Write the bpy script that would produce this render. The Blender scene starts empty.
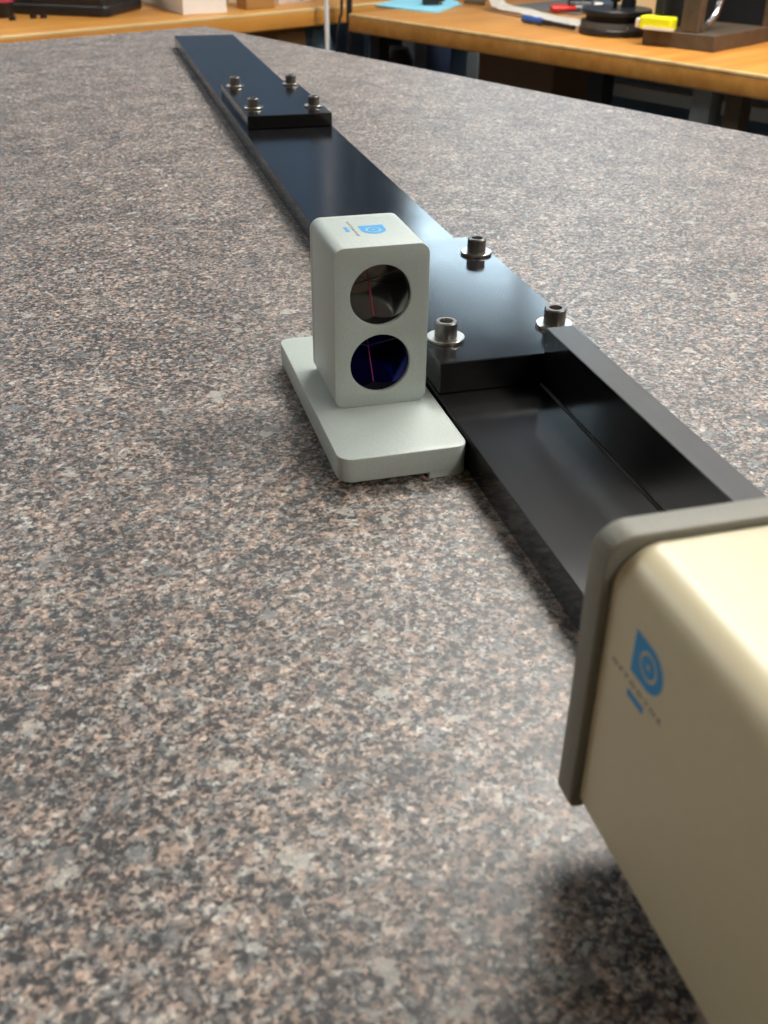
import bpy, bmesh, math, random
from mathutils import Matrix, Vector
random.seed(7)
C = bpy.context.scene.collection
S = bpy.context.scene
K = 0.001                                   # all lengths below are millimetres

# ------------------------------------------------------------------ camera, light, exposure
cam_data = bpy.data.cameras.new('camera')
cam = bpy.data.objects.new('camera', cam_data); C.objects.link(cam)
RM = Matrix(((0.964213, 0.131258, -0.230358), (-0.264899, 0.513082, -0.81644), (0.011028, 0.848244, 0.529491)))
cam.matrix_world = Matrix.Translation(Vector((-115.059, -324.619, 181.207)) * K) @ RM.to_4x4()
cam_data.sensor_fit = 'VERTICAL'; cam_data.sensor_height = 24.0
cam_data.lens = 24.0 * 1025.828 / 1024.0
cam_data.clip_start = 0.01; cam_data.clip_end = 50
cam_data.dof.use_dof = True; cam_data.dof.focus_distance = 0.43; cam_data.dof.aperture_fstop = 16.0
S.camera = cam

world = bpy.data.worlds.new('sky'); S.world = world; world.use_nodes = True
bg = world.node_tree.nodes['Background']
bg.inputs[0].default_value = (0.66, 0.86, 1.0, 1); bg.inputs[1].default_value = 8.0   # overcast daylight outside the windows
LAMP = 27.0                                  # emission of the ceiling light diffusers
LAMP_COL = (1.0, 0.96, 0.90, 1)
S.view_settings.view_transform = 'Standard'; S.view_settings.look = 'None'
S.view_settings.gamma = 1.0; S.view_settings.use_curve_mapping = False
S.view_settings.exposure = 0.0

# ------------------------------------------------------------------ material helpers
def srgb(r, g, b):
    f = lambda c: (c / 255 / 12.92) if c / 255 <= 0.04045 else ((c / 255 + 0.055) / 1.055) ** 2.4
    return (f(r), f(g), f(b), 1)
def base_mat(name):
    m = bpy.data.materials.new(name); m.use_nodes = True
    nt = m.node_tree; p = nt.nodes['Principled BSDF']
    return m, nt, p
def node(nt, t, **kw):
    n = nt.nodes.new(t)
    for k, v in kw.items(): setattr(n, k, v)
    return n
def coords(nt, sx=1, sy=1, sz=1):
    tc = node(nt, 'ShaderNodeTexCoord'); mp = node(nt, 'ShaderNodeMapping')
    mp.inputs['Scale'].default_value = (sx, sy, sz)
    nt.links.new(tc.outputs['Object'], mp.inputs['Vector']); return mp.outputs['Vector']
def noise(nt, vec, scale, detail=3, rough=0.55):
    n = node(nt, 'ShaderNodeTexNoise'); n.inputs['Scale'].default_value = scale
    n.inputs['Detail'].default_value = detail; n.inputs['Roughness'].default_value = rough
    nt.links.new(vec, n.inputs['Vector']); return n
def ramp(nt, fac, stops, interp='LINEAR'):
    r = node(nt, 'ShaderNodeValToRGB'); r.color_ramp.interpolation = interp
    els = r.color_ramp.elements
    while len(els) > 1: els.remove(els[-1])
    els[0].position, els[0].color = stops[0]
    for p, c in stops[1:]:
        e = els.new(p); e.color = c
    nt.links.new(fac, r.inputs['Fac']); return r.outputs['Color']
def bump(nt, p, h, strength, dist):
    b = node(nt, 'ShaderNodeBump'); b.inputs['Strength'].default_value = strength; b.inputs['Distance'].default_value = dist
    nt.links.new(h, b.inputs['Height']); nt.links.new(b.outputs['Normal'], p.inputs['Normal'])
def plain(name, col, rough=0.5, metal=0.0, var=0.12, scale=60, bmp=0.0, spec=0.5):
    m, nt, p = base_mat(name)
    v = coords(nt); n = noise(nt, v, scale)
    lo = tuple(c * (1 - var) for c in col[:3]) + (1,); hi = tuple(min(1, c * (1 + var)) for c in col[:3]) + (1,)
    nt.links.new(ramp(nt, n.outputs['Fac'], [(0.3, lo), (0.7, hi)]), p.inputs['Base Color'])
    p.inputs['Roughness'].default_value = rough; p.inputs['Metallic'].default_value = metal
    p.inputs['Specular IOR Level'].default_value = spec
    if bmp: bump(nt, p, n.outputs['Fac'], bmp, 0.0005)
    return m

M = {}
def granite():
    m, nt, p = base_mat('speckled_granite_laminate')
    L = nt.links
    v = coords(nt)
    def vmad(src, amt):
        n = node(nt, 'ShaderNodeVectorMath', operation='MULTIPLY_ADD'); n.inputs[1].default_value = (amt,) * 3
        L.new(src, n.inputs[0]); L.new(v, n.inputs[2]); return n.outputs[0]
    def mad(a, k, b):
        n = node(nt, 'ShaderNodeMath', operation='MULTIPLY_ADD'); n.inputs[1].default_value = k; L.new(a, n.inputs[0])
        if isinstance(b, (int, float)): n.inputs[2].default_value = b
        else: L.new(b, n.inputs[2])
        return n.outputs[0]
    def mix(f, a, b, blend='MIX'):
        n = node(nt, 'ShaderNodeMix', data_type='RGBA', blend_type=blend)
        if isinstance(f, float): n.inputs[0].default_value = f
        else: L.new(f, n.inputs[0])
        L.new(a, n.inputs[6])
        if isinstance(b, tuple): n.inputs[7].default_value = b
        else: L.new(b, n.inputs[7])
        return n.outputs[2]
    wv = vmad(noise(nt, v, 700, 3, 0.65).outputs['Color'], 0.0022)
    def cells(scale, vec):
        vo = node(nt, 'ShaderNodeTexVoronoi', feature='F1'); vo.inputs['Scale'].default_value = scale
        L.new(vec, vo.inputs['Vector'])
        sp = node(nt, 'ShaderNodeSeparateColor'); L.new(vo.outputs['Color'], sp.inputs['Color']); return sp
    fine = cells(900, wv); mid = cells(430, wv)
    n1 = noise(nt, v, 340, 5, 0.7); n2 = noise(nt, v, 45, 3, 0.6); hue = noise(nt, v, 190, 4, 0.65)
    # lightness of each grain: its own value, plus clouds of two sizes
    val = mad(fine.outputs['Red'], 0.70, mad(mid.outputs['Red'], 0.40, mad(n1.outputs['Fac'], 0.75, mad(n2.outputs['Fac'], 0.36, -0.70))))
    grey = ramp(nt, val, [(0.06, srgb(40, 41, 43)), (0.2, srgb(74, 77, 79)), (0.36, srgb(111, 113, 114)), (0.56, srgb(145, 145, 143)), (0.78, srgb(184, 183, 178)), (0.95, srgb(222, 220, 214))])
    pink = ramp(nt, val, [(0.06, srgb(50, 46, 45)), (0.2, srgb(92, 85, 82)), (0.36, srgb(128, 114, 106)), (0.56, srgb(162, 140, 127)), (0.78, srgb(196, 170, 152)), (0.95, srgb(230, 210, 194))])
    hm = ramp(nt, hue.outputs['Fac'], [(0.40, (0, 0, 0, 1)), (0.58, (1, 1, 1, 1))])
    col = mix(hm, grey, pink)
    # dark mica flecks, in clusters
    dk = noise(nt, v, 420, 4, 0.7)
    dm = ramp(nt, mad(dk.outputs['Fac'], 1.0, mad(n2.outputs['Fac'], 0.25, -0.125)), [(0.39, (1, 1, 1, 1)), (0.455, (0, 0, 0, 1))])
    col = mix(dm, col, srgb(48, 48, 50))
    # a few larger crystals: charcoal, grey-blue, white
    wb = vmad(noise(nt, v, 260, 4, 0.7).outputs['Color'], 0.011); big = cells(210, wb)
    bc = ramp(nt, big.outputs['Green'], [(0.0, srgb(74, 78, 80)), (0.4, srgb(128, 132, 134)), (0.80, srgb(206, 204, 196))], 'CONSTANT')
    bm_ = ramp(nt, big.outputs['Blue'], [(0.0, (0, 0, 0, 1)), (0.95, (0.55, 0.55, 0.55, 1))], 'CONSTANT')
    col = mix(bm_, col, bc)
    one = node(nt, 'ShaderNodeRGB'); one.outputs[0].default_value = (0.83, 0.82, 0.80, 1)
    col = mix(1.0, col, one.outputs[0], 'MULTIPLY')
    L.new(col, p.inputs['Base Color'])
    p.inputs['Roughness'].default_value = 0.45; p.inputs['Specular IOR Level'].default_value = 0.70
    bump(nt, p, n1.outputs['Fac'], 0.10, 0.0002)
    return m
M['granite'] = granite()

def anodized(name, rough, stretch, col=(0.005, 0.0052, 0.006, 1), spec=0.5):
    m, nt, p = base_mat(name)
    v = coords(nt, *stretch)
    n = noise(nt, v, 260, 4, 0.6)
    v2 = coords(nt); n2 = noise(nt, v2, 14, 4, 0.6)
    hi = tuple(c * 2.0 for c in col[:3]) + (1,)
    nt.links.new(ramp(nt, n.outputs['Fac'], [(0.35, col), (0.75, hi)]), p.inputs['Base Color'])
    mr = node(nt, 'ShaderNodeMapRange'); mr.inputs[1].default_value = 0.3; mr.inputs[2].default_value = 0.7
    mr.inputs[3].default_value = rough * 0.8; mr.inputs[4].default_value = rough * 1.25
    nt.links.new(n2.outputs['Fac'], mr.inputs[0]); nt.links.new(mr.outputs[0], p.inputs['Roughness'])
    p.inputs['Specular IOR Level'].default_value = spec
    bump(nt, p, n.outputs['Fac'], 0.018, 0.0001)
    return m
M['rail'] = anodized('black_anodized_bar', 0.14, (1, 0.05, 1))
M['plate'] = anodized('black_anodized_brushed_plate', 0.14, (0.6, 0.08, 1))
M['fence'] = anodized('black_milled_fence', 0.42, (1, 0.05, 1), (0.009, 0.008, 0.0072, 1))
M['paint_grey'] = plain('grey_hammertone_paint', srgb(182, 192, 187), 0.42, 0, 0.04, 900, 0.25)
M['bezel'] = plain('warm_grey_bezel_paint', srgb(132, 130, 118), 0.5, 0, 0.05, 900, 0.2)
M['cream'] = plain('cream_enamel', srgb(216, 206, 172), 0.34, 0, 0.015, 300, 0.03)
M['blue_ink'] = plain('blue_print', srgb(48, 156, 218), 0.5, 0, 0.03, 200)
M['grey_ink'] = plain('grey_print', srgb(104, 106, 100), 0.5, 0, 0.03, 200)
M['screw'] = plain('dark_oxide_steel', srgb(112, 109, 106), 0.38, 0.9, 0.15, 400, 0.1)
M['socket'] = plain('socket_recess_black', srgb(16, 15, 15), 0.6, 0.3)
M['washer'] = plain('zinc_washer', srgb(196, 192, 184), 0.28, 1.0, 0.06, 300)
M['dark_inside'] = plain('matt_black_and_shade', srgb(14, 14, 14), 0.7)  # black interiors; also holds the painted shade inside the angle plate
M['rubber'] = plain('black_rubber', srgb(22, 22, 22), 0.8)

def wood(name, c0, c1, stretch=(0.06, 1, 1), rough=0.38):
    m, nt, p = base_mat(name)
    v = coords(nt, *stretch); n = noise(nt, v, 26, 5, 0.6)
    w = noise(nt, coords(nt), 4, 3)
    col = ramp(nt, n.outputs['Fac'], [(0.25, c0), (0.75, c1)])
    col2 = ramp(nt, w.outputs['Fac'], [(0.3, (0.82, 0.82, 0.82, 1)), (0.65, (1, 1, 1, 1))])
    mx = node(nt, 'ShaderNodeMix', data_type='RGBA', blend_type='MULTIPLY'); mx.inputs[0].default_value = 1
    nt.links.new(col, mx.inputs[6]); nt.links.new(col2, mx.inputs[7])
    nt.links.new(mx.outputs[2], p.inputs['Base Color']); p.inputs['Roughness'].default_value = rough
    bump(nt, p, n.outputs['Fac'], 0.1, 0.0005)
    return m
M['bench'] = wood('varnished_maple_bench', srgb(186, 120, 46), srgb(222, 162, 82))
M['pale_edge'] = wood('pale_maple_edge', srgb(206, 168, 110), srgb(236, 206, 150))  # paler wood for the strip along the bench's top front edge
M['wood_dark'] = wood('orange_wood_box', srgb(150, 92, 40), srgb(190, 126, 62))
M['wood_block'] = wood('brown_wood_block', srgb(150, 108, 58), srgb(186, 142, 86))
M['card'] = plain('brown_cardboard', srgb(150, 112, 72), 0.8, 0, 0.06, 30)
M['card_shaded'] = plain('shaded_brown_cardboard', srgb(96, 76, 58), 0.85, 0, 0.06, 30)  # brown cardboard with the under-bench shade put into its colour
M['steel_leg'] = plain('grey_painted_steel', srgb(120, 128, 128), 0.5, 0, 0.08)
M['bright_steel'] = plain('light_grey_steel', srgb(172, 180, 180), 0.5, 0, 0.06)
M['wall'] = plain('painted_wall', srgb(98, 120, 144), 0.85, 0, 0.03, 8)
M['wall_warm'] = plain('warm_tan_wall', srgb(128, 112, 92), 0.85, 0, 0.03, 8)
M['ceiling'] = plain('ceiling_paint', srgb(206, 204, 196), 0.9, 0, 0.03, 8)
M['floor'] = plain('grey_vinyl_floor', srgb(92, 92, 92), 0.5, 0, 0.1, 12)
M['frame'] = plain('white_window_frame', srgb(205, 208, 208), 0.5, 0, 0.02)
M['white'] = plain('white_card', srgb(228, 222, 212), 0.6, 0, 0.02, 40)
M['paper'] = plain('white_paper', srgb(240, 236, 228), 0.8, 0, 0.02, 60, 0.1)
M['pale'] = plain('pale_pink_grey_plastic', srgb(205, 190, 176), 0.6, 0, 0.04)
M['cream_box'] = plain('cream_carton', srgb(226, 208, 172), 0.7, 0, 0.03)
M['black_fabric'] = plain('black_bag_fabric', srgb(26, 27, 28), 0.55, 0, 0.3, 120, 0.3)
M['grey_trim'] = plain('dark_grey_trim', srgb(72, 76, 78), 0.5, 0, 0.1)
M['gold'] = plain('dull_brass', srgb(150, 126, 76), 0.4, 0.6)
M['red'] = plain('red_plastic', srgb(198, 44, 34), 0.35, 0, 0.05)
M['pinkred'] = plain('pinkish_red_plastic', srgb(176, 62, 76), 0.5, 0, 0.05)
M['blue_sheet'] = plain('light_blue_foam_sheet', srgb(138, 205, 226), 0.7, 0, 0.04)
M['blue_bag'] = plain('pale_blue_plastic', srgb(140, 180, 206), 0.5, 0, 0.1, 20, 0.2)
M['blue_handle'] = plain('blue_handle_plastic', srgb(44, 84, 158), 0.4, 0, 0.06)
M['black_pl'] = plain('black_plastic', srgb(24, 24, 25), 0.4, 0, 0.15)
M['black_metal'] = plain('satin_black_metal', srgb(40, 41, 43), 0.35, 0.3, 0.12)
M['grey_metal'] = plain('grey_metal', srgb(120, 122, 120), 0.35, 0.8, 0.1)
M['shiny'] = plain('shiny_steel', srgb(200, 200, 198), 0.22, 1.0, 0.05)
M['brown_iron'] = plain('dark_brown_iron', srgb(92, 80, 66), 0.5, 0.35, 0.2, 40, 0.15)
M['grey_box'] = plain('grey_enamel', srgb(104, 100, 96), 0.5, 0, 0.05)
M['yellow'] = plain('fluorescent_yellow_plastic', srgb(232, 232, 20), 0.5, 0, 0.03)
M['beige'] = plain('beige_plastic', srgb(216, 194, 150), 0.6, 0, 0.03)
M['green'] = plain('dull_green_plastic', srgb(122, 118, 74), 0.6, 0, 0.08)
M['navy'] = plain('navy_painted_steel', srgb(50, 60, 84), 0.5, 0, 0.08)
M['cable_white'] = plain('white_cable', srgb(206, 204, 200), 0.5, 0, 0.04)

def emit(name, col, st):
    m, nt, p = base_mat(name); nt.nodes.remove(p)
    e = node(nt, 'ShaderNodeEmission'); e.inputs[0].default_value = col; e.inputs[1].default_value = st
    nt.links.new(e.outputs[0], nt.nodes['Material Output'].inputs[0]); return m
M['lamp'] = emit('lamp_diffuser', LAMP_COL, LAMP)
def pane():
    m, nt, p = base_mat('window_pane'); nt.nodes.remove(p)
    t = node(nt, 'ShaderNodeBsdfTransparent'); g = node(nt, 'ShaderNodeBsdfGlossy'); g.inputs['Roughness'].default_value = 0.02
    mx = node(nt, 'ShaderNodeMixShader'); mx.inputs[0].default_value = 0.06
    nt.links.new(t.outputs[0], mx.inputs[1]); nt.links.new(g.outputs[0], mx.inputs[2])
    nt.links.new(mx.outputs[0], nt.nodes['Material Output'].inputs[0]); return m
M['pane'] = pane()
def mirror(name, col, rough):
    m, nt, p = base_mat(name)
    p.inputs['Base Color'].default_value = col; p.inputs['Metallic'].default_value = 1.0
    n = noise(nt, coords(nt), 90, 2)
    mr = node(nt, 'ShaderNodeMapRange'); mr.inputs[3].default_value = rough * 0.7; mr.inputs[4].default_value = rough * 1.3
    nt.links.new(n.outputs['Fac'], mr.inputs[0]); nt.links.new(mr.outputs[0], p.inputs['Roughness']); return m
M['mirror_dark'] = mirror('dark_tinted_prism_facet', (0.50, 0.50, 0.51, 1), 0.10)  # mirror tint darkened to stand for the dark view reflected in it
M['mirror_blue'] = mirror('blue_reflection_prism_facet', (0.05, 0.06, 0.32, 1), 0.10)  # blue reflection painted into the facet tint
M['seam'] = plain('prism_seam_pink', srgb(190, 60, 90), 0.4)  # pink of light bent at the prism edge, put into the seam colour
M['seam_grey'] = plain('prism_seam_grey', srgb(70, 66, 68), 0.4)

# ------------------------------------------------------------------ object helpers
def link(name, me, mat, parent=None):
    o = bpy.data.objects.new(name, me); C.objects.link(o)
    for m in (mat if isinstance(mat, (list, tuple)) else [mat]): me.materials.append(m)
    if parent is not None: o.parent = parent
    return o
def obj(name, bm, mat, parent=None, smooth=False):
    me = bpy.data.meshes.new(name)
    bmesh.ops.recalc_face_normals(bm, faces=bm.faces)
    bm.to_mesh(me); bm.free()
    if smooth:
        me.polygons.foreach_set('use_smooth', [True] * len(me.polygons))
        me.set_sharp_from_angle(angle=math.radians(38))
    return link(name, me, mat, parent)
def thing(name, label, cat, loc=(0, 0, 0), rz=0.0, group=None):
    o = bpy.data.objects.new(name, None); C.objects.link(o)
    o.empty_display_size = 0.02
    o.location = Vector(loc) * K; o.rotation_euler = (0, 0, rz)
    o['label'] = label; o['category'] = cat
    if group: o['group'] = group
    return o
def tag(o, label, cat, group=None, loc=None, rz=0.0):
    o['label'] = label; o['category'] = cat
    if group: o['group'] = group
    if loc is not None: o.location = Vector(loc) * K; o.rotation_euler = (0, 0, rz)
    return o
def structure(o):
    o['kind'] = 'structure'; return o
def box(bm, x0, x1, y0, y1, z0, z1, bev=0.0, seg=1):
    vs = [bm.verts.new((x * K, y * K, z * K)) for x in (x0, x1) for y in (y0, y1) for z in (z0, z1)]
    fs = [bm.faces.new([vs[i] for i in f]) for f in ((0, 1, 3, 2), (4, 6, 7, 5), (0, 4, 5, 1), (2, 3, 7, 6), (0, 2, 6, 4), (1, 5, 7, 3))]
    if bev:
        es = list({e for f in fs for e in f.edges})
        bmesh.ops.bevel(bm, geom=es, offset=bev * K, segments=seg, affect='EDGES', profile=0.5)
    return bm
def bx(*a, **k): return box(bmesh.new(), *a, **k)
def lathe(bm, prof, cx=0, cy=0, cz=0, n=32, axis='z'):
    """prof: (radius, height) list from bottom axis to top axis"""
    rings = []
    for r, z in prof:
        if r < 1e-6: rings.append([None, z])
        else: rings.append([r, z])
    P = lambda r, z, t: {'z': (cx + r * math.cos(t), cy + r * math.sin(t), cz + z), 'x': (cx + z, cy + r * math.cos(t), cz + r * math.sin(t)),
                         'y': (cx + r * math.cos(t), cy + z, cz + r * math.sin(t))}[axis]
    vr = []
    for r, z in rings:
        if r is None: vr.append([bm.verts.new(Vector(P(0, z, 0)) * K)])
        else: vr.append([bm.verts.new(Vector(P(r, z, 2 * math.pi * i / n)) * K) for i in range(n)])
    for a, b in zip(vr, vr[1:]):
        for i in range(n):
            j = (i + 1) % n
            if len(a) == 1 and len(b) == 1: continue
            if len(a) == 1: bm.faces.new((a[0], b[i], b[j]))
            elif len(b) == 1: bm.faces.new((a[i], a[j], b[0]))
            else: bm.faces.new((a[i], a[j], b[j], b[i]))
    return bm
def tube(bm, pts, r, n=10):
    pts = [Vector(p) for p in pts]; rings = []
    for i, p in enumerate(pts):
        t = (pts[min(i + 1, len(pts) - 1)] - pts[max(i - 1, 0)]).normalized()
        u = t.orthogonal().normalized() if i == 0 else (u - t * u.dot(t)).normalized()
        w = t.cross(u); rr = r[i] if isinstance(r, (list, tuple)) else r
        rings.append([bm.verts.new((p + (u * math.cos(2 * math.pi * k / n) + w * math.sin(2 * math.pi * k / n)) * rr) * K) for k in range(n)])
    for a, b in zip(rings, rings[1:]):
        for k in range(n): bm.faces.new((a[k], a[(k + 1) % n], b[(k + 1) % n], b[k]))
    bm.faces.new(rings[0][::-1]); bm.faces.new(rings[-1]); return bm
def rrect(w, h, rad, n=8, x0=0.0, y0=0.0):
    """rounded rectangle outline from (x0,y0); rad = one radius or (bl, br, tr, tl)"""
    r = rad if isinstance(rad, (list, tuple)) else (rad,) * 4
    out = []
    for (cx, cy, a0), q in zip(((x0 + r[0], y0 + r[0], 180), (x0 + w - r[1], y0 + r[1], 270), (x0 + w - r[2], y0 + h - r[2], 0), (x0 + r[3], y0 + h - r[3], 90)), r):
        for i in range(n + 1):
            t = math.radians(a0 + 90 * i / n); out.append((cx + q * math.cos(t), cy + q * math.sin(t)))
    return out
def circle(cx, cy, r, n=48): return [(cx + r * math.cos(2 * math.pi * i / n), cy + r * math.sin(2 * math.pi * i / n)) for i in range(n)]
def solid(outlines, depth, bev=0.0, bres=2):
    """2D outlines (first outer, then holes) extruded by depth along +local z, as a bmesh-ready mesh in (x, y, z) mm"""
    cu = bpy.data.curves.new('outline', 'CURVE'); cu.dimensions = '2D'; cu.fill_mode = 'BOTH'
    for pts in outlines:
        sp = cu.splines.new('POLY'); sp.points.add(len(pts) - 1)
        for q, (x, y) in zip(sp.points, pts): q.co = (x, y, 0, 1)
        sp.use_cyclic_u = True
    cu.extrude = depth / 2 - bev; cu.bevel_depth = bev; cu.bevel_resolution = bres; cu.offset = -bev
    o = bpy.data.objects.new('outline', cu); C.objects.link(o)
    dg = bpy.context.evaluated_depsgraph_get()
    me = bpy.data.meshes.new_from_object(o.evaluated_get(dg))
    bm = bmesh.new(); bm.from_mesh(me)
    bpy.data.objects.remove(o); bpy.data.curves.remove(cu); bpy.data.meshes.remove(me)
    bmesh.ops.remove_doubles(bm, verts=bm.verts, dist=1e-4)
    for v in bm.verts: v.co.z += depth / 2
    return bm
def place(bm, fn):
    for v in bm.verts: v.co = Vector(fn(*v.co)) * K
    return bm
def upright(bm, y0=0.0):                    # outline x->x, y->z, depth -> +y
    return place(bm, lambda x, y, z: (x, y0 + z, y))

# ------------------------------------------------------------------ the room (turned 25 degrees against the rail)
A = math.radians(25.0)
D1 = Vector((math.cos(A), math.sin(A), 0)); N1 = Vector((-math.sin(A), math.cos(A), 0)); OR = Vector((538.4, 2659.9, 0))
def W(u, w, z=0.0):                         # room coordinates to world millimetres
    return OR + D1 * u + N1 * w + Vector((0, 0, z))
FLOOR, CEIL, BT = -900.0, 1800.0, -129.0
U0, U1, W0, W1 = -3200.0, 800.0, -5200.0, 800.0
def room(name, bm, mat):
    o = obj(name, bm, mat); o.location = OR * K; o.rotation_euler = (0, 0, A); return structure(o)
room('floor', bx(U0 - 100, U1 + 100, W0 - 100, W1 + 100, FLOOR - 60, FLOOR), M['floor'])
room('ceiling', bx(U0 - 100, U1 + 100, W0 - 100, W1 + 100, CEIL, CEIL + 60), M['ceiling'])
WA = (-2150, -900, 1290, 1720)               # high window in the back wall: u0,u1,z0,z1
b = bmesh.new()
box(b, U0, WA[0], W1, W1 + 100, FLOOR, CEIL); box(b, WA[1], U1 + 100, W1, W1 + 100, FLOOR, CEIL)
box(b, WA[0], WA[1], W1, W1 + 100, FLOOR, WA[2]); box(b, WA[0], WA[1], W1, W1 + 100, WA[3], CEIL)
room('wall_back', b, M['wall'])
WB = (-700, 600, 800, 1240)                 # high window in the right wall: w0,w1,z0,z1
b = bmesh.new()
box(b, U1, U1 + 100, W0, WB[0], FLOOR, CEIL); box(b, U1, U1 + 100, WB[1], W1, FLOOR, CEIL)
box(b, U1, U1 + 100, WB[0], WB[1], FLOOR, WB[2]); box(b, U1, U1 + 100, WB[0], WB[1], WB[3], CEIL)
room('wall_right', b, M['wall'])
room('wall_left', bx(U0 - 100, U0, W0, W1 + 100, FLOOR, CEIL), M['wall_warm'])
room('wall_front', bx(U0 - 100, U1 + 100, W0 - 100, W0, FLOOR, CEIL), M['wall_warm'])
def window(name, along_u, a0, a1, z0, z1):
    def bb(bm, p0, p1, d0, d1, q0, q1):
        if along_u: box(bm, p0, p1, W1 + d0, W1 + d1, q0, q1)
        else: box(bm, U1 + d0, U1 + d1, p0, p1, q0, q1)
    f = bmesh.new(); t = 45; mid = (a0 + a1) / 2
    bb(f, a0, a0 + t, 15, 85, z0, z1); bb(f, a1 - t, a1, 15, 85, z0, z1)
    bb(f, a0 + t, a1 - t, 15, 85, z0, z0 + t); bb(f, a0 + t, a1 - t, 15, 85, z1 - t, z1); bb(f, mid - 20, mid + 20, 15, 85, z0 + t, z1 - t)
    w = room(name, f, M['frame'])
    for p0, p1 in ((a0 + t, mid - 20), (mid + 20, a1 - t)):
        g = bmesh.new(); bb(g, p0, p1, 46, 50, z0 + t, z1 - t); obj('pane', g, M['pane'], w)
    s = bmesh.new(); bb(s, a0 - 30, a1 + 30, -60, 15, z0 - 22, z0); obj('sill', s, M['frame'], w)
window('window_1', False, *WB); window('window_2', True, *WA)
def lamp_panel(wx, wy, label, k):
    p = Vector((wx, wy, CEIL))
    t = thing('ceiling_light', label, 'ceiling light', p, A, 'fluorescent ceiling panels')
    f = bmesh.new()
    for a in ((-310, 310, -610, -590), (-310, 310, 590, 610), (-310, -290, -590, 590), (290, 310, -590, 590)): box(f, *a, -45, 0)
    obj('frame', f, M['frame'], t)
    obj('diffuser', bx(-290, 290, -590, 590, -38, -30), M['lamp'] if k == 1.0 else emit('lamp_diffuser', LAMP_COL, LAMP * k), t)
LAMPS = [(900, 1350, 'fluorescent ceiling panel over the table ahead of the camera', 1.0),
         (1600, 200, 'fluorescent ceiling panel to the right of the table', 1.0),
         (1200, -2300, 'added fill panel on the ceiling behind the camera', 0.75),  # unseen lamp, added to brighten faces turned to the camera
         (-1500, 2000, 'added fill panel on the ceiling ahead and to the left of the table', 0.36)]  # unseen lamp, added to lift left sides and the far-left granite
for l in LAMPS: lamp_panel(*l)

# ------------------------------------------------------------------ granite-look table
TC = (60.0, 1224.0)                         # far corner; its right side runs along -N1
t = thing('table', 'large worktable with a speckled grey and pink granite-look top under the black rail', 'table', (TC[0], TC[1], FLOOR), A)
Hh = -FLOOR
slab = obj('tabletop', bx(-1500, 0, -2500, 0, Hh - 38, Hh, bev=2.0, seg=2), M['granite'], t)
for x in (-1400, -100):
    for y in (-2400, -100): obj('leg', bx(x - 35, x + 35, y - 35, y + 35, 0, Hh - 38), M['steel_leg'], t)
for y in (-2400, -100): obj('apron', bx(-1365, -135, y - 15, y + 15, Hh - 120, Hh - 40), M['steel_leg'], t)
for x in (-1400, -100): obj('apron', bx(x - 15, x + 15, -2365, -135, Hh - 120, Hh - 40), M['steel_leg'], t)

# ------------------------------------------------------------------ black rail with its plates and screws
rail = thing('mounting_rail', 'long black anodized metal rail with bolted plates lying along the granite table', 'rail', (0, 0, 0))
RW, H1, H2, H3, HP = 70.0, 12.7, 25.2, 35.7, 22.6
obj('rail_bar', bx(0, RW, -440, 1029, 0, H1, bev=0.35), M['rail'], rail)
obj('mounting_plate', bx(0.9, 66.3, 11.5, 158.7, H1, H2, bev=0.4), M['plate'], rail)
obj('mounting_plate', bx(3.6, 69.5, 492.5, 641, H1, HP, bev=0.5), M['plate'], rail)
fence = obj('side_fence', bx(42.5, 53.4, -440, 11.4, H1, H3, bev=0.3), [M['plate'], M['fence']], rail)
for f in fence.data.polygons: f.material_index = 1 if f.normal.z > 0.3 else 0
obj('joint_line', tube(bmesh.new(), [(42.3, y, H1 + 0.1) for y in (-430, -200, 0, 10.5)], 0.55, 8), M['grey_trim'], rail)  # thin grey line along the foot of the fence
screw_me = {}
def screw(x, y, z):
    if not screw_me:
        R_, hh = 4.45, 6.3
        b = lathe(bmesh.new(), [(2.55, 0), (R_, 0), (R_, hh - 0.5), (R_ - 0.5, hh), (2.75, hh), (2.55, hh - 0.3), (2.5, hh - 3.6), (0, hh - 3.6)], cz=1.4, n=28)
        o = obj('cap_screw', b, M['screw'], rail, True); screw_me['s'] = o.data
        b = lathe(bmesh.new(), [(2.6, 0), (7.3, 0), (7.5, 0.2), (7.5, 1.2), (7.3, 1.4), (2.6, 1.4)], n=32)
        w = obj('washer', b, M['washer'], o, True); screw_me['w'] = w.data
        b = lathe(bmesh.new(), [(2.46, 0), (2.46, 0.5), (0, 0.5)], cz=1.4 + hh - 3.55, n=6)
        s = obj('hex_socket', b, M['socket'], o); screw_me['h'] = s.data
    else:
        o = bpy.data.objects.new('cap_screw', screw_me['s']); C.objects.link(o); o.parent = rail
        for nm, k in (('washer', 'w'), ('hex_socket', 'h')):
            c = bpy.data.objects.new(nm, screw_me[k]); C.objects.link(c); c.parent = o
    o.location = Vector((x, y, z)) * K; o.rotation_euler = (0, 0, random.random())
for x, y in ((10.4, 34.0), (57.9, 37.2), (10.4, 132.5), (58.5, 132.5)): screw(x, y, H2)
for x, y in ((13.1, 522.0), (61.3, 521.4), (13.1, 620.6), (62.1, 621.1)): screw(x, y, HP)

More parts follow.
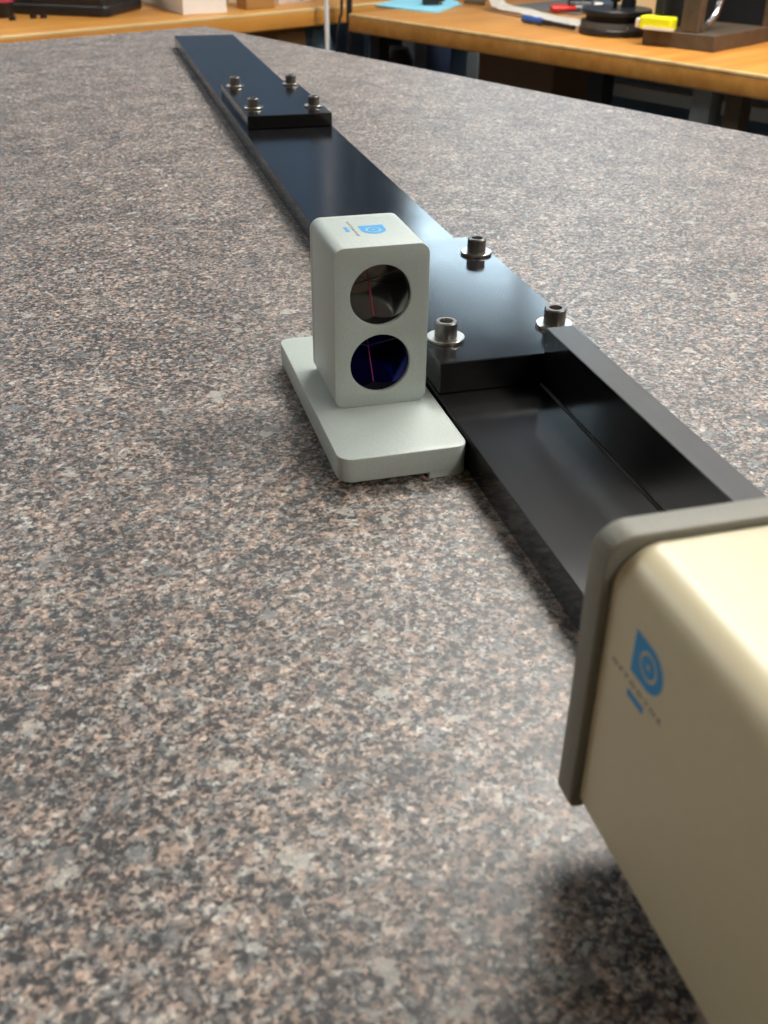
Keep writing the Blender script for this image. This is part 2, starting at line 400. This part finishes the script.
# ------------------------------------------------------------------ logo (printed emblem) used twice
def logo(parent, fn):
    """fn maps logo plane (right, up, proud) in mm to the parent's space; origin at emblem's lower left"""
    L_, H_ = 10.0, 9.2
    D = [(0, 0), (6.2, 1.0)]
    D = [(0.0, 0.0)] + [(5.0 + 5.0 * math.sin(t), 4.6 - 4.6 * math.cos(t)) for t in [math.pi * i / 20 for i in range(1, 20)]] + [(0.0, 9.2)]
    ring_o, ring_i, dot = circle(5.1, 4.7, 2.9, 40), circle(5.1, 4.7, 2.25, 40), circle(5.1, 4.7, 0.55, 24)
    d = 0.08
    for ol in ([D, ring_o], [ring_i, dot]):
        b = solid(ol, d); place(b, fn); obj('emblem', b, M['blue_ink'], parent)
    b = solid([[(0.3, -5.5), (5.8, -5.5), (5.8, -4.1), (0.3, -4.1)]], d); place(b, fn); obj('blue_bar', b, M['blue_ink'], parent)
    tx = bpy.data.curves.new('lettering', 'FONT'); tx.body = 'OPTODYNE'; tx.size = 1.5; tx.space_character = 1.45; tx.extrude = d / 2
    tx.align_x = 'CENTER'
    o = bpy.data.objects.new('lettering', tx); C.objects.link(o)
    me = bpy.data.meshes.new_from_object(o.evaluated_get(bpy.context.evaluated_depsgraph_get()))
    bpy.data.objects.remove(o); bpy.data.curves.remove(tx)
    b = bmesh.new(); b.from_mesh(me); bpy.data.meshes.remove(me)
    w = max(v.co.x for v in b.verts) - min(v.co.x for v in b.verts)
    for v in b.verts: v.co.x *= 17.5 / w
    place(b, lambda x, y, z: fn(2.6 + x, -2.9 + y, z + d / 2)); obj('lettering', b, M['grey_ink'], parent)

# ------------------------------------------------------------------ retroreflector on its base
retro = thing('retroreflector', 'pale grey prism reflector block with two round windows on a flat base', 'reflector', (-0.45, -27.5, 0), 0.006)
ZB, ZT = 2.2, 11.33
WBs, LB = 46.7, 110.8
b = solid([rrect(WBs, LB, (5.5, 5.0, 5.0, 5.0), x0=-WBs)], ZT - ZB, 0.35); place(b, lambda x, y, z: (x, y, z + ZB))
obj('base_plate', b, M['paint_grey'], retro, True)
b = solid([rrect(14.5, LB, (0.4, 5.0, 5.0, 0.4), x0=-14.5)], ZB + 0.5, 0.0); place(b, lambda x, y, z: (x, y, z))
obj('base_foot', b, M['paint_grey'], retro, True)
b = solid([rrect(12, LB - 16, 3, x0=-WBs + 3, y0=8)], ZB + 0.3, 0.0); place(b, lambda x, y, z: (x, y, z))
obj('rubber_foot', b, M['rubber'], retro)
BX, BY, BW, BD, BH = -38.9, 38.8, 34.95, 38.6, 60.55
holes = [(BX + 17.1, 54.0 - ZT), (BX + 17.1, 28.0 - ZT)]
RA = 11.25
b = solid([rrect(BW, BH, (4.2, 4.2, 4.2, 4.2), x0=BX)] + [circle(x, z, RA, 64) for x, z in holes], BD - 4, 0.25)
place(b, lambda x, y, z: (x, BY + z, y + ZT)); obj('housing', b, M['paint_grey'], retro, True)
b = solid([rrect(BW, BH, 4.2, x0=BX)], 4.0, 0.45); place(b, lambda x, y, z: (x, BY + BD - 4 + z, y + ZT)); obj('back_cover', b, M['paint_grey'], retro, True)
def corner_cube(cx, cz, mats):
    y0 = BY + 1.6; R2 = RA - 0.1; Dp = R2 * math.sqrt(2)
    ri = obj('prism_ring', lathe(bmesh.new(), [(R2, 0), (RA - 0.02, 0), (RA - 0.02, 18), (R2, 18), (R2, 0)], cx, y0, cz, 48, 'y'), M['dark_inside'], retro, True)
    for k, a0 in enumerate((-90, 30, 150)):
        b = bmesh.new(); am = math.radians(a0 + 60); nr, na = 8, 14; rows = []
        for i in range(nr + 1):
            r = R2 * i / nr; row = []
            for j in range(na + 1):
                th = math.radians(a0 + 120 * j / na)
                row.append(b.verts.new(Vector((cx + r * math.cos(th), y0 + Dp - r * math.cos(th - am) * math.sqrt(2), cz + r * math.sin(th))) * K))
            rows.append(row)
        for i in range(nr):
            for j in range(na): b.faces.new((rows[i][j], rows[i][j + 1], rows[i + 1][j + 1], rows[i + 1][j]))
        bmesh.ops.remove_doubles(b, verts=b.verts, dist=1e-7)
        obj('prism_facet', b, mats[k], ri)
        th = math.radians(a0)
        p0 = Vector((cx, y0 + Dp - 0.15, cz)); p1 = Vector((cx + R2 * math.cos(th), y0 + Dp - R2 * 0.5 * math.sqrt(2) - 0.15, cz + R2 * math.sin(th)))
        obj('facet_seam', tube(bmesh.new(), [p0, p1], 0.13 if k else 0.22, 6), M['seam' if k == 0 else 'seam_grey'], ri)
corner_cube(holes[0][0], holes[0][1] + ZT, [M['mirror_dark']] * 3)
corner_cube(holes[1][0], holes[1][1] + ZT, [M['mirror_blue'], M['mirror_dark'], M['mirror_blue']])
# top print: reads towards -y, its up side points to +x
logo(retro, lambda r, u, p: (-24.4 + u + 0.2, 62.8 - r, ZT + BH + p))

# ------------------------------------------------------------------ laser head (cream box with grey end bezels) on the rail
laser = thing('laser_head', 'cream metal laser box with grey end frame and blue emblem on the black rail', 'laser', (0, 0, H1))
LX, LW_, LH = -35.3, 77.3, 68.5
for y0 in (-189.4, -411.0):
    b = solid([rrect(LW_, LH, (1.8, 1.8, 6.2, 6.2), x0=LX)], 6.5, 0.5)
    place(b, lambda x, y, z: (x, y0 + z, y)); obj('end_bezel', b, M['bezel'], laser, True)
b = solid([rrect(LW_ - 3.6, LH - 3.4, (2.4, 2.4, 8.5, 8.5), n=14, x0=LX + 1.8, y0=1.8)], 214, 0)
place(b, lambda x, y, z: (x, -404 + z, y)); obj('housing', b, M['cream'], laser, True)
logo(laser, lambda r, u, p: (LX + 1.8 - p, -200.2 - r * 1.04, 60.0 - H1 + u))

# ------------------------------------------------------------------ wooden benches
def bench(name, label, loc, rz, u0, u1, w0, w1, legs, th, rail_side):
    t = thing(name, label, 'workbench', loc, rz)
    z1 = BT - FLOOR
    obj('bench_top', bx(u0, u1, w0, w1, z1 - th, z1, bev=6, seg=3), M['bench'], t, True)
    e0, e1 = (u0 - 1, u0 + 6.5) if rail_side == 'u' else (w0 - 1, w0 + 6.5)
    obj('edge_strip', bx(e0, e1, w0 + 4, w1 - 4, z1 - 9, z1 - 0.1, bev=3, seg=2) if rail_side == 'u' else bx(u0 + 4, u1 - 4, e0, e1, z1 - 9, z1 - 0.1, bev=3, seg=2), M['pale_edge'], t, True)
    for x, y in legs: obj('leg', bx(x - 22, x + 22, y - 22, y + 22, 0, z1 - th), M['steel_leg'], t)
    return t
left_bench = bench('wooden_bench', 'varnished wooden bench top across the far left, behind the table corner', W(0, 0, FLOOR), A + math.radians(3.3), -2300, 760, 4, 700,
      [(-2200, 60), (-2200, 640), (700, 60), (700, 640), (-800, 60), (-800, 640)], 46, 'w')
right_bench = bench('wooden_bench', 'varnished wooden bench along the right wall, holding the black round stand and iron angle plate', W(0, 0, FLOOR), A + math.radians(1.3), -30, 740, -2600, -140,
      [(45, -1180), (45, -2500), (690, -1165), (690, -200), (690, -2500)], 44, 'u')
obj('lower_beam', bx(264, 300, -2480, -560, 628, 656), M['bright_steel'], right_bench)
obj('leg', bx(40, 80, -1260, -1225, 0, 727), M['brown_iron'], right_bench)
obj('leg', bx(40, 80, -920, -880, 0, 727), M['black_metal'], right_bench)
obj('leg', bx(30, 66, -196, -158, 0, 727), M['black_metal'], right_bench)

# things under the benches (stand on the floor)
def floor_box(name, label, cat, u, w, du, dw, h, mat, rot=0.0, lid=True):
    t = thing(name, label, cat, W(u, w, FLOOR), A + rot)
    obj('body', bx(-du / 2, du / 2, -dw / 2, dw / 2, 0, h, bev=3), mat, t)
    if lid: obj('lid_flap', bx(-du / 2 + 4, du / 2 - 4, -dw / 2 + 4, -2, h, h + 3), mat, t); obj('lid_flap', bx(-du / 2 + 4, du / 2 - 4, 2, dw / 2 - 4, h, h + 3), mat, t)
    return t
floor_box('cardboard_box', 'tall light brown cardboard box under the left wooden bench', 'box', -58, 215, 97, 300, 712, M['card'])
floor_box('cardboard_box', 'brown cardboard box, shade painted in, under the middle of the right bench', 'box', 172, -626, 160, 243, 722, M['card_shaded'])
floor_box('storage_cabinet', 'navy blue metal cabinet in shade under the right bench corner', 'cabinet', 400, 78, 200, 125, 690, M['navy'], lid=False)
floor_box('metal_panel', 'narrow grey metal panel standing upright under the right bench', 'panel', 275, -66, 50, 54, 690, M['steel_leg'], lid=False)
b = lathe(bmesh.new(), [(0, 0), (58, 0), (60, 8), (62, 560), (58, 640), (40, 670), (0, 676)], n=28)
tag(obj('waste_bin', b, M['black_pl'], None, True), 'black round-topped bin under the near end of the right bench corner', 'bin', None, W(165, -103, FLOOR), A)
def sack(label, u, w, r, h, mat, seed):
    random.seed(seed); b = bmesh.new()
    lathe(b, [(0, 0), (r * .9, 0), (r * 1.05, h * .2), (r, h * .5), (r * .97, h * .75), (r * .9, h * .93), (r * .6, h), (0, h * .99)], n=26)
    for v in b.verts:
        if v.co.z > 0.01: v.co.x *= 1 + random.uniform(-.12, .12); v.co.y *= 1 + random.uniform(-.12, .12)
    return tag(obj('plastic_sack', b, mat, None, True), label, 'bag', None, W(u, w, FLOOR), A)
sack('pale blue plastic sack standing under the bench corner behind the hanging cables', 92, 150, 52, 700, M['blue_bag'], 3)
sack('small pale blue plastic sack under the end of the right bench', 238, 47, 30, 705, M['blue_bag'], 5)

# ------------------------------------------------------------------ things on the left bench
def on(u, w): return W(u, w, BT)
# black bag
t = thing('tool_bag', 'black zipped tool bag with a grey base band on the far left bench', 'bag', on(-575, 112), A + math.radians(37))
pts = rrect(215, 330, 22)
b = solid([pts], 120, 10, 3); place(b, lambda x, y, z: (x, y, z + 8)); obj('body', b, M['black_fabric'], t, True)
b = solid([rrect(219, 334, 24, x0=-2, y0=-2)], 26, 6); place(b, lambda x, y, z: (x, y, z)); obj('base_band', b, M['black_metal'], t, True)
b = lathe(bmesh.new(), [(0, 0), (11, 0), (11, 3), (0, 3)], n=20, axis='y'); place(b, lambda x, y, z: (x * 1000 + 4, y * 1000 + 0, z * 1000 + 60))
obj('handle', tube(bmesh.new(), [(40, 165, 126), (50, 165, 160), (107, 165, 172), (165, 165, 160), (175, 165, 126)], 8), M['black_fabric'], t, True)
obj('zip_pull', bx(-4, -0.5, 100, 132, 52, 60, bev=1), M['gold'], t)
# red-topped jar
t = thing('jar', 'small jar with a pinkish red lid at the far left edge beside the black bag', 'jar', on(-772, 262), A)
obj('body', lathe(bmesh.new(), [(0, 0), (22, 0), (24, 3), (24, 34), (0, 34)], n=28), M['black_pl'], t, True)
obj('lid', lathe(bmesh.new(), [(0, 34), (27, 34), (27, 60), (24, 63), (0, 63)], n=28), M['pinkred'], t, True)
for u, w, lb in ((-780, 196, 'leftmost of three small dark nuts on the left bench'), (-724, 203, 'middle one of three small dark nuts on the left bench'), (-703, 192, 'rightmost of three small dark nuts on the left bench, nearest the bag')):
    tag(obj('hex_nut', lathe(bmesh.new(), [(4, 0), (9, 0), (9, 8), (4, 8), (4, 0)], n=6), M['black_metal']), lb, 'nut', 'loose nuts on the left bench', on(u, w), A)
# white box
t = thing('white_carton', 'long white carton with a closed lid on the left bench behind the rail end', 'box', on(-396, 56), A - math.radians(12))
obj('body', bx(0, 116, 0, 345, 0, 92, bev=1.2), M['white'], t)
obj('lid', bx(-1.2, 117.2, -1.2, 346.2, 72, 94, bev=1.2), M['white'], t)
t = thing('small_carton', 'small cream carton between the white carton and the wood block', 'box', on(-165, 204), A)
obj('body', bx(0, 58, 0, 80, 0, 60, bev=1), M['cream_box'], t); obj('lid', bx(-1, 59, -1, 81, 44, 62, bev=1), M['cream_box'], t)
t = thing('wood_block', 'upright brown wood block on the left bench, right of the cartons', 'block', on(-203, 60), A - math.radians(6))
obj('block', bx(0, 84, 0, 60, 0, 110, bev=2), M['wood_block'], t)
t = thing('parts_tray', 'pale pinkish grey plastic tray at the right end of the left bench', 'tray', on(-60, 118), A + math.radians(10))
b = bmesh.new(); box(b, 0, 125, 0, 90, 0, 4); box(b, 0, 125, 0, 4, 4, 34); box(b, 0, 125, 86, 90, 4, 34); box(b, 0, 4, 4, 86, 4, 34); box(b, 121, 125, 4, 86, 4, 34)
obj('tray', b, M['pale'], t)
obj('rim', bx(-2, 127, -2, 0, 28, 35), M['pale'], t)

# cables hanging in the gap between the benches
def cable(label, pts, r, mat):
    # smooth the path
    P = [Vector(p) for p in pts]; out = []
    for i in range(len(P) - 1):
        p0, p1, p2, p3 = P[max(i - 1, 0)], P[i], P[i + 1], P[min(i + 2, len(P) - 1)]
        for s in range(8):
            q = s / 8; out.append(0.5 * ((2 * p1) + (p2 - p0) * q + (2 * p0 - 5 * p1 + 4 * p2 - p3) * q * q + (3 * p1 - p0 - 3 * p2 + p3) * q ** 3))
    out.append(P[-1])
    org = W(P[-1].x, P[-1].y, FLOOR)
    b = bmesh.new(); tube(b, [Vector((p.x - P[-1].x, p.y - P[-1].y, p.z - FLOOR)) for p in out], r, 10)
    return tag(obj('power_cable', b, mat, None, True), label, 'cable', 'cables hanging between the benches', org, A)
cable('white cable hanging straight down in the gap between the two wooden benches', [(-30, -40, 1798), (-26, -44, 900), (-23, -46, 100), (-24, -47, -110), (-26, -50, -240), (-28, -45, -600), (-30, -30, -893)], 6.5, M['cable_white'])
cable('thin dark cable slanting down between the white cable and thick black cable', [(30, -52, 1798), (27, -54, 700), (22, -55, -60), (14, -56, -150), (0, -56, -235), (-5, -60, -600), (-6, -55, -894)], 4, M['black_pl'])
cable('thick black cable hanging beside the end of the right bench', [(46, -80, 1798), (40, -74, 800), (34, -72, 0), (33, -72, -120), (31, -72, -240), (26, -70, -600), (24, -60, -890)], 8, M['black_pl'])

# ------------------------------------------------------------------ things on the right bench
t = tag(obj('foam_sheet', place(solid([[(120, -75), (154, -265), (166, -274), (345, -176), (375, -128), (430, 20), (330, 40)]], 5, 0.6), lambda x, y, z: (x - 150, y + 100, z)), M['blue_sheet']),
        'light blue foam sheet lying at the far end of the right bench', 'sheet', None, on(150, -100), A)
t = thing('small_clamp', 'small black clamp with a beige pad on the light blue sheet', 'clamp', W(244, -160, BT + 5), A - math.radians(40))
obj('body', bx(-22, 22, -14, 14, 0, 26, bev=3), M['black_pl'], t); obj('jaw', bx(-10, 14, -8, 8, 26, 44, bev=2), M['black_metal'], t)
obj('knob', lathe(bmesh.new(), [(0, 0), (9, 0), (9, 16), (0, 16)], 30, 0, 10, 18, 'z'), M['black_pl'], t, True)
obj('pad', bx(14, 34, 10, 30, 0, 20, bev=2), M['beige'], t)
t = thing('steel_cylinder', 'short grey metal rod lying beside the light blue sheet', 'rod', on(360, -172), A - math.radians(58))
obj('rod', lathe(bmesh.new(), [(0, 0), (8, 0), (9, 1), (9, 40), (12, 40), (12, 58), (0, 58)], 0, 0, 12, 24, 'x'), M['grey_metal'], t, True)
# white paper strip, curling up at its left end
b = bmesh.new(); rows = []
path = [(300, -318, 64), (292, -330, 30), (285, -350, 12), (278, -390, 10), (262, -470, 14), (250, -560, 4), (240, -640, 3), (226, -722, 2)]
for i, (u, w, z) in enumerate(path):
    wd = 120 + 25 * math.sin(i * 0.8); q = 1 - min(1, i / 4.0)
    rows.append([b.verts.new(Vector(((u + k * wd / 6) - 260, w + k * wd * 0.10 + 500, z * (1 - 0.05 * k) + 3 * math.sin(k * 1.3 + i))) * K) for k in range(7)])
for r0, r1 in zip(rows, rows[1:]):
    for k in range(6): b.faces.new((r0[k], r0[k + 1], r1[k + 1], r1[k]))
zmin = min(v.co.z for v in b.verts)
for v in b.verts: v.co.z -= zmin
bmesh.ops.solidify(b, geom=b.faces[:], thickness=0.0012)
zmin = min(v.co.z for v in b.verts)
for v in b.verts: v.co.z -= zmin
o = tag(obj('paper_strip', b, M['paper'], None, True), 'crumpled white paper strip curling up on the right bench', 'paper', None, on(260, -500), A)
# screwdriver
t = thing('screwdriver', 'screwdriver with a blue handle and black shank in front of the white paper', 'screwdriver', on(203, -540), A - math.radians(101))
obj('handle', lathe(bmesh.new(), [(0, 0), (6, 0), (8.5, 4), (9.5, 30), (7, 50), (9, 66), (7, 80), (0, 80)], 0, 0, 9.5, 20, 'x'), M['blue_handle'], t, True)
obj('shank', lathe(bmesh.new(), [(0, 0), (6.5, 0), (6.5, 30), (5.5, 40), (5.5, 118), (0, 122)], 80, 0, 9.5, 14, 'x'), M['black_pl'], t, True)
# red pliers
t = thing('pliers', 'red-handled pliers behind the white paper strip', 'pliers', on(412, -446), A - math.radians(35))
for s in (-1, 1): obj('handle', tube(bmesh.new(), [(0, 10 * s, 12), (30, 14 * s, 12), (62, 6 * s, 12)], [7, 8, 6], 10), M['red'], t, True)
obj('jaw', tube(bmesh.new(), [(60, 0, 12), (80, 0, 12), (112, 0, 12)], [9, 10, 4], 10), M['grey_metal'], t, True)
t = thing('glue_bottle', 'small white-capped dark bottle lying beside the red pliers', 'bottle', on(462, -458), A - math.radians(40))
obj('body', lathe(bmesh.new(), [(0, 0), (14, 0), (16, 4), (16, 60), (8, 68), (0, 68)], 0, 0, 16, 22, 'x'), M['black_pl'], t, True)
obj('cap', lathe(bmesh.new(), [(0, 68), (9, 68), (8, 90), (0, 92)], 0, 0, 16, 18, 'x'), M['white'], t, True)
t = thing('handled_brush', 'brown wooden-handled brush behind the black round stand', 'brush', on(500, -560), A - math.radians(20))
obj('handle', tube(bmesh.new(), [(-60, 0, 10), (0, 0, 11), (50, 0, 11)], [7, 10, 8], 12), M['wood_block'], t, True)
obj('bristles', bx(50, 92, -12, 12, 2, 20, bev=2), M['green'], t)
tag(obj('cutting_mat', bx(-150, 150, -120, 120, 0, 4, bev=1), M['grey_box']), 'dark grey mat behind the red pliers and white paper', 'mat', None, on(560, -390), A + 0.1)
tag(obj('paper_sheet', bx(-50, 50, -35, 35, 0, 1.5), M['paper']), 'small white sheet lying behind the black round stand', 'paper', None, on(392, -640), A)
# round black stand with column and knob
t = thing('instrument_stand', 'black round two-tier stand base with a dark column on the right bench', 'stand', on(225, -805), A)
obj('base_disc', lathe(bmesh.new(), [(0, 0), (79, 0), (81, 2), (81, 13), (79, 15), (60, 15)], n=56), M['black_pl'], t, True)
obj('grey_band', lathe(bmesh.new(), [(60, 15), (78, 15), (78, 28), (60, 28)], n=56), M['grey_trim'], t, True)
obj('waist', lathe(bmesh.new(), [(60, 28), (68, 28), (68, 42), (60, 42), (0, 42)], n=48), M['dark_inside'], t, True)
obj('top_disc', lathe(bmesh.new(), [(0, 42), (78, 42), (80, 44), (80, 51), (78, 53), (0, 53)], n=56), M['black_metal'], t, True)
obj('set_screw', lathe(bmesh.new(), [(0, 0), (4, 0), (4, 4), (0, 4)], -46, -76, 21, 14, 'y'), M['shiny'], t, True)
obj('column', lathe(bmesh.new(), [(0, 53), (17, 53), (17, 330), (0, 330)], 46, 4, 0, 24), M['black_metal'], t, True)
obj('knob', lathe(bmesh.new(), [(0, 53), (5, 53), (5, 66), (11, 67), (11, 76), (0, 76)], -8, 0, 0, 20), M['black_pl'], t, True)
# beige case and grey instrument behind
t = thing('beige_case', 'beige plastic case standing behind the black round stand', 'case', on(600, -545), A)
obj('body', bx(-20, 80, -120, 30, 0, 150, bev=4), M['beige'], t); obj('lid', bx(-22, 82, -122, 32, 120, 154, bev=4), M['beige'], t)
t = thing('grey_instrument', 'grey enamelled instrument case behind the iron angle plate', 'instrument', on(590, -735), A)
obj('body', bx(-30, 130, -160, 45, 0, 170, bev=5), M['grey_box'], t); obj('front_panel', bx(-33, -30, -150, 35, 14, 158, bev=1), M['grey_box'], t)
# iron angle plate: base slab, two webs, back wall
RZ = A + math.radians(5.5)
ap = thing('angle_plate', 'dark brown iron angle plate with an open front near the right picture edge', 'angle plate', on(155, -1118), RZ)
# local x to the right along its front, local y to the back along its left side
obj('base_slab', bx(0, 253, 0, 170, 0, 32, bev=2), M['brown_iron'], ap)
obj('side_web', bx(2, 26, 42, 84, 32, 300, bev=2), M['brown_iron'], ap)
obj('side_web', bx(228, 252, 14, 168, 32, 300, bev=2), M['black_metal'], ap)  # iron web coloured black: shade inside the plate is painted in
obj('edge_strip', bx(226, 253, 4, 13, 32, 300, bev=1), M['brown_iron'], ap)  # web's brown front edge, left free of the painted shade
obj('back_wall', bx(2, 228, 128, 150, 32, 300, bev=2), M['dark_inside'], ap)  # interior shade put into the wall colour
tag(obj('chrome_hose', tube(bmesh.new(), [Vector((x, 60 + 0 * x, z)) for x, z in ((66, 9), (80, 14), (100, 28), (112, 55), (116, 95), (110, 140), (100, 190))], 8, 14), M['shiny'], None, True),
    'bent chrome tube standing inside the open iron angle plate', 'tube', None, W(155, -1118, BT + 32.5), RZ)
t = thing('yellow_marker', 'fluorescent yellow tool with white ends lying on the left of the iron angle plate', 'marker', W(155, -1118, BT + 32) + Vector((math.cos(RZ), math.sin(RZ), 0)) * -4 + Vector((-math.sin(RZ), math.cos(RZ), 0)) * 128, A - math.radians(80))
obj('body', bx(-42, 32, -16, 16, 0, 26, bev=4, seg=2), M['yellow'], t); obj('end_cap', bx(-52, -42, -13, 13, 2, 20, bev=2), M['white'], t); obj('strip', bx(-30, 40, -18, -16, 1, 7), M['white'], t)
# wooden box at the right
t = thing('wooden_box', 'orange wooden box at the right picture edge beside the iron angle plate', 'box', on(410, -1096), A + math.radians(4))
obj('body', bx(6, 260, -250, 140, 0, 210, bev=2), M['wood_dark'], t); obj('lid', bx(3, 263, -253, 143, 210, 226, bev=2), M['wood_dark'], t)
